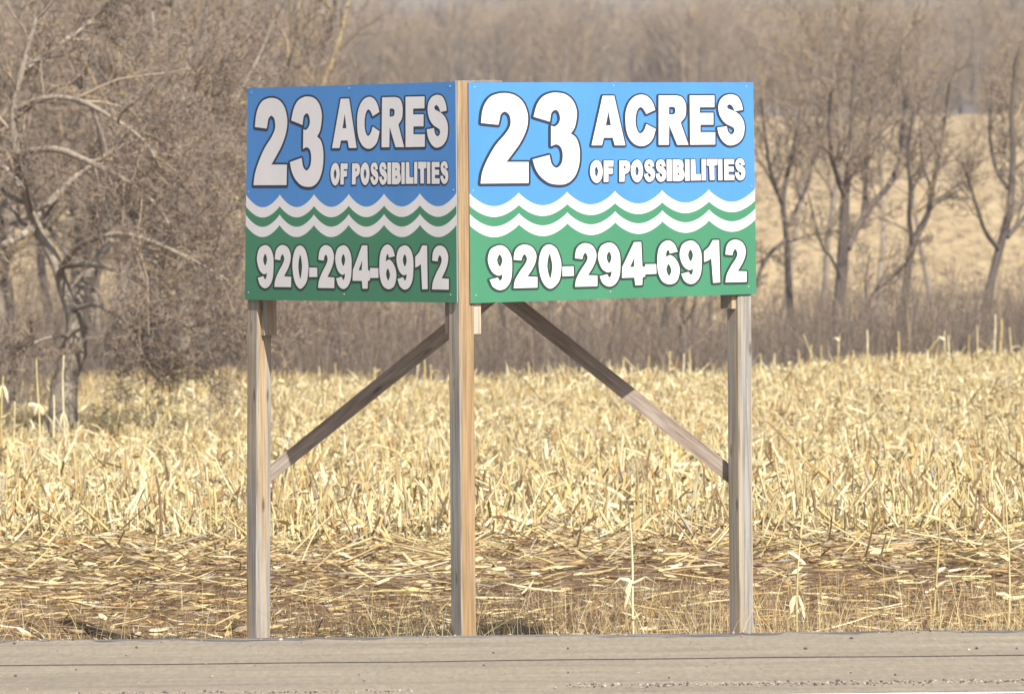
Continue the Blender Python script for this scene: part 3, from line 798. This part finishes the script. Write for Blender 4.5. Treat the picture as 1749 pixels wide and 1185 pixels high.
S_ = [
 (66, 760, 71, 1.02, 0.0, 2, .62, 'tall corn stalk with a level leaf at its tip, left of the oak trunk'),
 (108, 760, 72, 1.05, 0.02, 1, .52, 'tall corn stalk with a hanging pale husk standing before the oak trunk'),
 (3, 770, 69, 0.85, 0.02, 1, .93, 'corn stalk with a drooping husk at the very left edge of the picture'),
 (25, 760, 72, 0.50, 0.0, 1, 0, 'short pale corn stalk near the left edge of the picture'),
 (92, 750, 73, 0.55, 0.0, 0, 0, 'short bare corn stalk directly in front of the oak trunk base'),
 (250, 730, 80, 0.98, 0.0, 1, .25, 'tall thin corn stalk between the oak and the second trunk'),
 (308, 720, 82, 0.86, 0.0, 2, .45, 'corn stalk with curled leaves just left of the second tree trunk'),
 (331, 715, 83, 0.75, 0.0, 1, 0, 'slim corn stalk in front of the second tree trunk'),
 (487, 690, 88, 0.48, 0.0, 1, .5, 'pale corn stalk just right of the left signpost'),
 (1360, 1055, 45.5, 1.02, 0.045, 2, .38, 'long thin corn stalk standing in the flattened straw right of the right signpost'),
 (1088, 1075, 44.3, 0.85, -0.05, 3, .6, 'dry corn stalk with hanging torn leaves left of the right signpost'),
 (1598, 1000, 47.5, 0.95, 0.03, 2, 0, 'thin corn stalk with a long drooping leaf near the right side of the headland'),
 (1722, 1040, 45.8, 0.92, 0.0, 2, 0, 'thin corn stalk nearest the right edge of the picture'),
]
for i_, (px, py, d, h, ln, nl, hk, lab) in enumerate(S_):
    h = h + (0.17 if d > 60 else 0)
    corn(px, py, d, h, ln, nl, hk, lab, i_, r=0.0125 if d > 60 else 0.0085, tone=i_ % 3)
corn(1066, 650, 92, 0.52, -0.02, 2, .7, 'bent over corn stalk on the skyline beside the right brace', 40, r=0.013, bent=True)
corn(1385, 640, 95, 0.44, 0, 1, 0, 'reddish thin corn stalk on the skyline just right of the right signpost', 41, r=0.014, tone=2)
crest = [(905, .30), (1042, .25), (1107, .30), (1145, .36), (1167, .33), (1180, .38), (1300, .22), (1322, .25), (1404, .3), (1432, .42), (1484, .52), (1535, .48), (1612, .44), (1622, .40),
         (1655, .36), (1672, .48), (1700, .62), (1708, .58), (1727, .42), (545, .22), (575, .3), (640, .2), (712, .25), (726, .33), (735, .25)]
for i_, (px, h) in enumerate(crest):
    corn(px, 640, 94.0 + (i_ * 0.37) % 1.2, h + 0.14, ((i_ * 7) % 5 - 2) * 0.02, 1 if i_ % 3 == 0 else 0, 0, None, 50 + i_, r=0.013 + 0.002 * (i_ % 2), tone=i_ % 3)

# ------------------------------------------------------------------ trees
def nrm(v): return v / (np.linalg.norm(v) + 1e-9)
class Tree:
    """grows a branch system level by level, all branches of a level at once"""
    def __init__(s, seed, dens=1.0, tmin=0.006):
        s.g = np.random.default_rng(seed); s.out = []; s.dens = dens; s.tmin = tmin
    def keep(s, lvl, P, r): s.out.append((lvl, np.asarray(P, float).reshape(-1, P.shape[-2], 3), np.asarray(r, float).reshape(-1, r.shape[-1])))
    def grow(s, p0, d, L, r0, lvl, maxl, k=6, wig=0.13, up=0.06, nch=7, shrink=0.5, spread=0.9):
        g = s.g; n = len(p0)
        P = np.empty((n, k, 3)); P[:, 0] = p0; dd = unit(d)
        for i in range(1, k):
            dd = unit(dd + g.normal(size=(n, 3)) * wig + np.array([0, 0, up]))
            P[:, i] = P[:, i - 1] + dd * (L / (k - 1))[:, None]
        r = r0[:, None] * np.linspace(1, 0, k)[None, :] + np.maximum(r0 * 0.35, s.tmin * 0.5)[:, None] * np.linspace(0, 1, k)[None, :]
        s.keep(lvl, P, r)
        if lvl < maxl: s.children(P, r, L, lvl, maxl, nch, spread, wig, up, shrink)
    def children(s, P, r, L, lvl, maxl, nch, spread, wig, up, shrink, tmin=0.2):
        g = s.g; n, k, _ = P.shape
        m = nch[lvl] if isinstance(nch, (list, tuple)) else max(2, int(round(nch * s.dens)))
        idx = np.repeat(np.arange(n), m); slot = np.tile(np.arange(m), n)
        t = tmin + (1 - tmin) * (slot + g.random(n * m)) / m
        f = t * (k - 1); a = np.minimum(f.astype(int), k - 2); f = (f - a)[:, None]
        p = P[idx, a] * (1 - f) + P[idx, a + 1] * f
        tan = unit(P[idx, a + 1] - P[idx, a])
        q = g.normal(size=(n * m, 3)); q = unit(q - tan * (q * tan).sum(-1, keepdims=True))
        dd = unit(tan * (1 - spread * 0.55) + q * spread + np.array([0, 0, 0.12]))
        rr = np.maximum(s.tmin, (r[idx, a] * (1 - f[:, 0]) + r[idx, a + 1] * f[:, 0]) * g.uniform(0.4, 0.62, n * m))
        LL = np.broadcast_to(L, (n,))[idx] * shrink * g.uniform(0.6, 1.15, n * m) * (1.15 - 0.45 * t)
        s.grow(p, dd, LL, rr, lvl + 1, maxl, k=max(3, 6 - lvl), wig=wig * 1.12, up=up * 0.7, nch=nch if isinstance(nch, (list, tuple)) else max(3, nch - 1), shrink=shrink, spread=spread)
    def meshes(s, split, bark, twigs, w):
        tp, cp = Pool(), Pool()
        for lvl, P, Rr in s.out:
            n = len(P)
            if lvl < split: sweep(tp, P, Rr, 9, np.zeros(n, int))
            else: sweep(cp, P, Rr, 5 if lvl == split else 3, s.g.choice(len(twigs), size=n, p=np.array(w) / sum(w)))
        return tp.mesh('trunk', [bark]), (cp.mesh('crown', twigs) if cp.V else None)
def smooth_line(pts, k=14):
    pts = np.array(pts, float); t = np.linspace(0, len(pts) - 1, k); out = []
    for x in t:
        i = min(int(x), len(pts) - 2); f = x - i
        p0 = pts[max(i - 1, 0)]; p1 = pts[i]; p2 = pts[i + 1]; p3 = pts[min(i + 2, len(pts) - 1)]
        out.append(0.5 * (2 * p1 + (p2 - p0) * f + (2 * p0 - 5 * p1 + 4 * p2 - p3) * f * f + (-p0 + 3 * p1 - 3 * p2 + p3) * f ** 3))
    return np.array(out)
def traced_tree(seed, d, stems, label, bark_m, twigs, w, nch=9, maxl=4, shrink=0.5, dens=1.0, tmin=0.006, up=0.05, group=None, tlen=0.55, tt0=0.5, lt0=0.12):
    """stems: list of (list of (px, py, dd), r0 px, r1 px); first one is the trunk"""
    T = Tree(seed, dens, tmin)
    px_m = FPX / d
    for si, (pl, r0, r1) in enumerate(stems):
        P = []
        for q in pl:
            off = q[2] if len(q) > 2 else 0
            P.append(list(at(q[0], q[1], d + off)))
        if si == 0:
            P[0][2] = float(ground_z(P[0][0], P[0][1])) - 0.15
        P = smooth_line(P, 16)
        r = np.linspace(r0, r1, 16) / px_m
        if si == 0: r[0] *= 1.35; r[1] *= 1.12
        r = r * (1 + 0.06 * T.g.normal(size=16))
        T.keep(0, P, r)
        L = np.linalg.norm(np.diff(P, axis=0), axis=1).sum()
        if si == 0 and tt0 > 0.95: continue
        T.children(P[None], r[None], np.array([min(L, 3.2) * tlen / 0.5]), 0, maxl, nch, 0.8, 0.15, up, shrink, tmin=tt0 if si == 0 else lt0)
    tm, cm = T.meshes(1, bark_m, twigs, w)
    b = Vector(at(stems[0][0][0][0], stems[0][0][0][1], d)); b.z = float(ground_z(b.x, b.y))
    t = empty('bare_tree', b)
    tag(t, label, 'tree', group)
    link('trunk', tm, t); link('crown', cm, t)
    return t
OAKW = [6, 3, 3, 2, 1]
traced_tree(3, 77, [
 ([(108, 745), (107, 690), (114, 640), (126, 600), (131, 560), (127, 535)], 28, 17),
 ([(127, 545), (108, 490, .2), (92, 440, .3), (62, 385, .4), (34, 300, .2), (22, 200), (38, 120), (62, 30)], 12, 4),
 ([(98, 455, .3), (160, 452, -.4), (225, 472, -.8), (275, 512, -1), (318, 556, -1.2), (365, 572, -1.2), (425, 560, -1.2)], 6, 2),
 ([(62, 385, .4), (20, 412, 0), (-60, 440, -.6), (-140, 430, -1)], 8, 3),
 ([(30, 262), (95, 255, -.5), (150, 276, -.8), (205, 302, -1), (262, 345, -1.2), (310, 420, -1.4)], 7, 2),
 ([(24, 190), (75, 168, -.4), (135, 172, -.8), (192, 202, -1.2), (245, 240, -1.4), (275, 290, -1.4)], 6, 2),
 ([(40, 120), (110, 70, .6), (170, 25, 1), (215, -30, 1.2)], 5, 2),
 ([(60, 375, .4), (120, 310, .8), (200, 255, 1.2), (300, 205, 1.5), (380, 130, 1.5)], 7, 2),
 ([(130, 540), (146, 480, .4), (195, 405, .8), (275, 340, 1), (365, 300, 1.2), (430, 280, 1.2)], 9, 2.5),
 ([(36, 320), (-20, 250, .5), (-70, 180, .8)], 6, 2.5),
 ([(124, 530), (165, 520, -.5), (200, 545, -.9), (235, 590, -1), (262, 640, -1)], 5, 1.5),
 ([(120, 575), (90, 575, -.4), (50, 590, -.8), (10, 620, -1)], 3.5, 1.2),
 ([(100, 470, .3), (135, 420, -1), (215, 400, -1.6), (320, 440, -2), (390, 480, -2)], 6, 2),
], 'gnarled oak with thick trunk and long twisting limbs at the left field edge', BARK, TWIG, [5, 3, 5, 1.5, 1], nch=[16, 8, 6, 3], maxl=4, shrink=0.54, dens=1.0, tmin=0.0052, tlen=0.46, tt0=0.97, lt0=0.36)
traced_tree(4, 97, [
 ([(326, 655), (324, 610), (320, 565), (314, 500), (311, 430), (315, 360), (302, 260), (312, 160), (330, 60)], 20, 4),
 ([(320, 568), (345, 574, -.3), (382, 556, -.6), (440, 546, -.9), (490, 525, -1)], 7, 2),
 ([(316, 505), (262, 445, .4), (200, 400, .8), (130, 380, 1)], 6, 2),
 ([(313, 440), (370, 382, -.4), (425, 325, -.8), (480, 250, -1)], 7, 2),
 ([(313, 350), (262, 262, -.4), (222, 180, -.8), (200, 90, -1)], 6, 2),
 ([(306, 290), (370, 222, .5), (432, 118, 1), (470, 30, 1)], 6, 2),
 ([(308, 200), (270, 110, .5), (260, 20, .8)], 5, 2),
], 'grey trunked tree rising from tan grass to the right of the gnarled oak', BARK, TWIG, [5, 3, 5, 1.5, 1], nch=[13, 8, 6, 3], dens=1.0, tmin=0.0055, tt0=0.35, tlen=0.5)
RW = [3, 4, 4, 3, 2]
tr = dict(bark_m=BARK2, twigs=TWIG, w=RW, nch=8, maxl=4, tmin=0.006, up=0.18, tlen=0.48, dens=0.84, tt0=0.5)
traced_tree(5, 118, [
 ([(1350, 650), (1351, 560), (1346, 470), (1343, 400), (1337, 345), (1346, 290), (1358, 240), (1368, 180)], 7, 2.5),
 ([(1345, 388), (1366, 345, .3), (1381, 308, .5), (1391, 260, .7), (1406, 205, .9)], 4, 1.5),
 ([(1343, 410), (1318, 430, -.4), (1303, 452, -.6), (1290, 485, -.8)], 4, 3),
 ([(1338, 350), (1318, 300, -.4), (1308, 240, -.6), (1300, 170, -.8)], 4, 1.5),
 ([(1343, 415), (1385, 402, .6), (1420, 396, .9), (1452, 385, 1)], 2.2, 1),
], 'slender forked tree immediately right of the billboard before the tan hillside', **tr)
traced_tree(6, 116, [
 ([(1418, 650), (1431, 545), (1438, 460), (1441, 400), (1443, 345), (1446, 318), (1454, 260), (1455, 190), (1460, 110)], 12, 3),
 ([(1443, 335), (1431, 303, -.3), (1422, 270, -.5), (1416, 215, -.7), (1420, 150, -.9)], 6, 2),
 ([(1447, 425), (1462, 392, .3), (1490, 350, .5), (1520, 312, .7), (1538, 268, .9), (1543, 205, 1), (1552, 130, 1)], 7, 2.2),
 ([(1474, 372, .4), (1480, 300, .7), (1482, 235, .9), (1492, 160, 1)], 5, 2),
 ([(1437, 480), (1420, 440, -.6), (1402, 415, -1), (1380, 330, -1.3)], 3, 1.2),
], 'largest right-hand tree with a thick trunk splitting into several upright limbs', **tr)
traced_tree(7, 117, [
 ([(1530, 650), (1538, 565), (1548, 485), (1557, 422), (1568, 398), (1586, 362), (1593, 318), (1603, 275), (1613, 210), (1622, 140)], 9, 2),
 ([(1558, 418), (1553, 370, -.4), (1555, 320, -.6), (1551, 258, -.8), (1561, 190, -1)], 5, 2),
 ([(1586, 362), (1610, 335, .4), (1640, 315, .8), (1665, 300, 1)], 2.5, 1),
 ([(1592, 322), (1575, 280, .4), (1572, 220, .6)], 3, 1.2),
], 'dark slim tree with a Y fork, second trunk in from the right edge', **tr)
traced_tree(8, 115, [
 ([(1658, 650), (1675, 565), (1690, 492), (1708, 422), (1722, 370), (1728, 318), (1731, 258), (1728, 195), (1736, 100)], 10, 3),
 ([(1708, 428), (1684, 397, -.4), (1668, 352, -.7), (1656, 312, -.9), (1643, 275, -1)], 4.5, 1.5),
 ([(1720, 405), (1745, 376, .4), (1778, 348, .7), (1810, 300, .9)], 5, 2),
 ([(1727, 330), (1700, 285, .5), (1690, 220, .8), (1695, 150, 1)], 4, 1.5),
], 'right-leaning tree with a bowed left limb at the right edge of the picture', **tr)
traced_tree(9, 110, [
 ([(1462, 640), (1470, 590), (1482, 540), (1490, 502), (1528, 472), (1560, 430)], 4, 1.5),
 ([(1483, 540), (1478, 490, .3), (1486, 430, .5)], 2.5, 1),
], 'small dark leaning sapling between two forked trees on the right', **tr)

# more trees of the same belt, from a few shared models
def proto(seed, H, r0, nlimb, twigs_w, dens=1.25, tmin=0.0075, maxl=3, low=0.3):
    T = Tree(seed, dens, tmin); g = T.g
    k = 12; P = np.zeros((k, 3)); dd = np.array([0, 0, 1.0])
    for i in range(1, k):
        dd = nrm(dd + g.normal(size=3) * np.array([.09, .09, .02])); dd[2] = abs(dd[2]); P[i] = P[i - 1] + dd * H * 0.86 / (k - 1)
    r = np.linspace(r0, r0 * 0.2, k); r[0] *= 1.3
    T.keep(0, P, r)
    for i in range(nlimb):
        t = low + (0.97 - low) * i / nlimb; f = t * (k - 1); a = int(f); p = P[a] + (P[a + 1] - P[a]) * (f - a)
        az = i * 2.4 + g.normal() * 0.4; el = g.uniform(0.35, 1.0)
        T.grow(p[None], np.array([[math.cos(az) * math.cos(el), math.sin(az) * math.cos(el), math.sin(el)]]), np.array([H * g.uniform(0.28, 0.46) * (1.25 - 0.6 * t)]), np.array([r[a] * 0.55]), 1, maxl, k=7, wig=0.15, up=0.10, nch=9, shrink=0.52, spread=0.8)
    return T.meshes(1, BARK2 if seed % 2 else BARK, TWIG, twigs_w)
PROTO = [proto(21, 8.5, .15, 12, [4, 4, 3, 3, 1]), proto(22, 9.2, .18, 13, [5, 3, 4, 2, 1]), proto(23, 7.6, .12, 11, [3, 4, 4, 4, 1]), proto(24, 8.8, .14, 12, [3, 3, 6, 3, 1], low=0.2), proto(25, 6.2, .09, 11, [5, 3, 2, 5, 1], low=0.12)]
def place_tree(pi, X, d, s_, rz, label, group):
    Y = d - 42
    t = empty('bare_tree', (X, Y, float(ground_z(X, Y)) - 0.1)); t.rotation_euler = (0, 0, rz); t.scale = (s_, s_, s_)
    tag(t, label, 'tree', group)
    for nm, me in zip(('trunk', 'crown'), PROTO[pi]):
        link(nm, me, t, keep=False)
LBL = 'bare grey-brown tree in the crowded belt behind the billboard and the oak'
LBR = 'thin bare background tree among the crowns above the tan hillside on the right'
PROTO += [proto(27, 9.0, .12, 12, [4, 4, 3, 4, 1], low=0.5), proto(28, 8.6, .10, 12, [3, 4, 4, 4, 1], low=0.5)]
q = random.Random(5)
for i_ in range(46):                         # left and behind the sign
    d = q.uniform(101, 150)
    u = -1.25 + 1.66 * (i_ + q.random()) / 46
    sc_ = q.uniform(0.85, 1.12) * (0.95 if d < 120 else 1.1) if u < -0.42 else q.uniform(0.5, 0.66)
    place_tree(q.randrange(5), u * d * 874.5 / FPX, d, sc_, q.uniform(0, 6.28), LBL, 'bare trees crowded behind the billboard')
for i_ in range(7):
    d = q.uniform(122, 150)
    u = 0.45 + 0.85 * (i_ + q.random()) / 7
    place_tree(q.choice((5, 6)), u * d * 874.5 / FPX, d, q.uniform(0.72, 0.88), q.uniform(0, 6.28), LBR, 'bare background trees on the right')

# thicket of saplings and brush below the trees
pool = Pool()
def brush(nn, d0, d1, h0, h1, w, cols, cond=None, lean=0.22):
    X, Y = scatter(nn, d0, d1, m=6)
    if cond is not None:
        kk = cond(X, Y + 42); X = X[kk]; Y = Y[kk]
    n = len(X)
    h = h0 + (h1 - h0) * ng.random(n) ** 1.3 * (0.75 + 0.25 * np.sin(X * 0.9 + 2) * np.sin(X * 0.37))
    az = ng.random(n) * 2 * np.pi; ln = np.abs(ng.normal(size=n)) * lean
    dirv = unit(np.stack([np.cos(az) * ln, np.sin(az) * ln, np.ones(n)], -1))
    t = np.linspace(0, 1, 5); p0 = np.stack([X, Y, ground_z(X, Y)], -1)
    P = p0[:, None, :] + dirv[:, None, :] * (h[:, None] * t[None, :])[..., None] + (rvec(n) * 0.16)[:, None, :] * h[:, None, None] * (t ** 2)[None, :, None]
    sweep(pool, P, (w * ng.uniform(.6, 1.4, n))[:, None] * np.linspace(1, 0.4, 5)[None, :], 3, pick(n, cols))
    # side twigs
    m = n * 5; idx = ng.integers(0, n, m); f = ng.uniform(0.3, 1, m)
    a = P[idx, 0] * (1 - f)[:, None] + P[idx, 4] * f[:, None]
    dv = unit(rvec(m) + np.array([0, 0, 0.45])); L = np.minimum(h[idx], 1.6) * ng.uniform(.12, .38, m)
    t3 = np.linspace(0, 1, 3)
    P2 = a[:, None, :] + dv[:, None, :] * (L[:, None] * t3[None, :])[..., None] + np.array([0, 0, 0.15]) * (L[:, None] * t3[None, :] ** 2)[..., None]
    sweep(pool, P2, np.full((m, 1), w * 0.5) * np.linspace(1, 0.5, 3)[None, :], 3, pick(m, cols))
brush(8000, 97.5, 126, 0.5, 1.8, 0.007, [1, 3, 4, .6, 8], lean=0.3)
brush(3200, 97.0, 104, 0.3, 1.3, 0.006, [.6, 3, 3, .5, 10], lean=0.35)
brush(4200, 79.5, 97, 0.5, 1.7, 0.007, [1, 3, 4, 1.2, 4], cond=lambda X, d: (d > field_edge(X) + 0.4) & (X < -6.0), lean=0.35)
brush(2200, 100, 150, 1.5, 3.4, 0.011, [2, 3, 5, 2, 3], cond=lambda X, d: X < 3.5, lean=0.3)
brush(700, 120, 165, 0.6, 1.7, 0.008, [2, 4, 4, 2, 2], cond=lambda X, d: X > 3.0, lean=0.35)
o = link('thicket', pool.mesh('thicket', TWIG)); tag(o, 'dense grey-brown brush and saplings below the bare trees along the field edge', 'thicket', kind='stuff')

# far wood on the hill crest and beyond
pool = Pool()
def far_wood(nt_, d0, d1, h0, h1, ns, w, cols, m=22, xc=None):
    X, Y = scatter(nt_, d0, d1, m=m)
    h = ng.uniform(h0, h1, nt_)
    idx = np.repeat(np.arange(nt_), ns); n = len(idx)
    az = ng.random(n) * 2 * np.pi; rad = np.sqrt(ng.random(n)) * h[idx] * 0.24
    f = ng.random(n) ** 0.8
    rad = rad * np.interp(f, [0, .3, .7, 1], [.15, .8, 1, .35])
    x = X[idx] + np.cos(az) * rad; y = Y[idx] + np.sin(az) * rad; z = ground_z(X, Y)[idx] + h[idx] * (0.05 + 0.9 * f)
    L = ng.uniform(0.5, 1.5, n)
    dv = unit(np.stack([np.cos(az) * 0.5, np.sin(az) * 0.5, 0.9 + 0 * az], -1) + rvec(n) * 0.45)
    t3 = np.linspace(0, 1, 3)
    P = np.stack([x, y, z], -1)[:, None, :] + dv[:, None, :] * (L[:, None] * t3[None, :])[..., None] + rvec(n)[:, None, :] * (L * 0.15)[:, None, None] * (t3 ** 2)[None, :, None]
    tc = pick(nt_, cols)[idx]; alt = pick(n, cols); tc = np.where(ng.random(n) < 0.55, tc, alt)
    sweep(pool, P, np.full((n, 1), w) * ng.uniform(.5, 1.4, n)[:, None] * np.array([1, .8, .4])[None, :], 3, tc)
    P0 = np.stack([X, Y, ground_z(X, Y) - 0.2], -1); tt = np.linspace(0, 1, 4)
    P = P0[:, None, :] + np.stack([ng.normal(size=nt_) * .4, ng.normal(size=nt_) * .4, h * 0.8], -1)[:, None, :] * tt[None, :, None]
    sweep(pool, P, np.full((nt_, 1), 0.13) * np.linspace(1, .3, 4)[None, :], 5, pick(nt_, [1, 2, 3, 0, 2]))
far_wood(480, 404, 450, 6.0, 8.9, 340, 0.021, [6, 4, 2, 6, 1])
o = link('far_wood', pool.mesh('far_wood', TWIG)); tag(o, 'hazy brown leafless wood along the top of the tan hillside', 'wood', kind='stuff')
pool = Pool()
far_wood(500, 640, 1100, 7, 11, 70, 0.08, [2, 3, 6, 1, 2], m=40)
o = link('distant_forest', pool.mesh('distant_forest', TWIG)); tag(o, 'bluish distant forest on the far hill above the brown wood', 'forest', kind='stuff')

# ------------------------------------------------------------------ haze
hz = bpy.data.materials.new('haze'); hz.use_nodes = True
t = hz.node_tree; t.nodes.remove(t.nodes['Principled BSDF'])
pv = t.nodes.new('ShaderNodeVolumePrincipled'); pv.inputs['Color'].default_value = (0.84, 0.86, 0.95, 1); pv.inputs['Density'].default_value = 0.00042; pv.inputs['Anisotropy'].default_value = 0.0
t.links.new(pv.outputs[0], t.nodes['Material Output'].inputs['Volume'])
V = [(x, y, z) for z in (-4, 190) for x, y in ((-1600, -1300), (1600, -1300), (1600, 2700), (-1600, 2700))]
HAZE = True
if HAZE:
    o = link('haze', mesh_py('haze', V, [(3, 2, 1, 0), (4, 5, 6, 7), (0, 1, 5, 4), (1, 2, 6, 5), (2, 3, 7, 6), (3, 0, 4, 7)], [hz])); tag(o, 'thin pale haze in the air over the land', 'haze', kind='stuff')
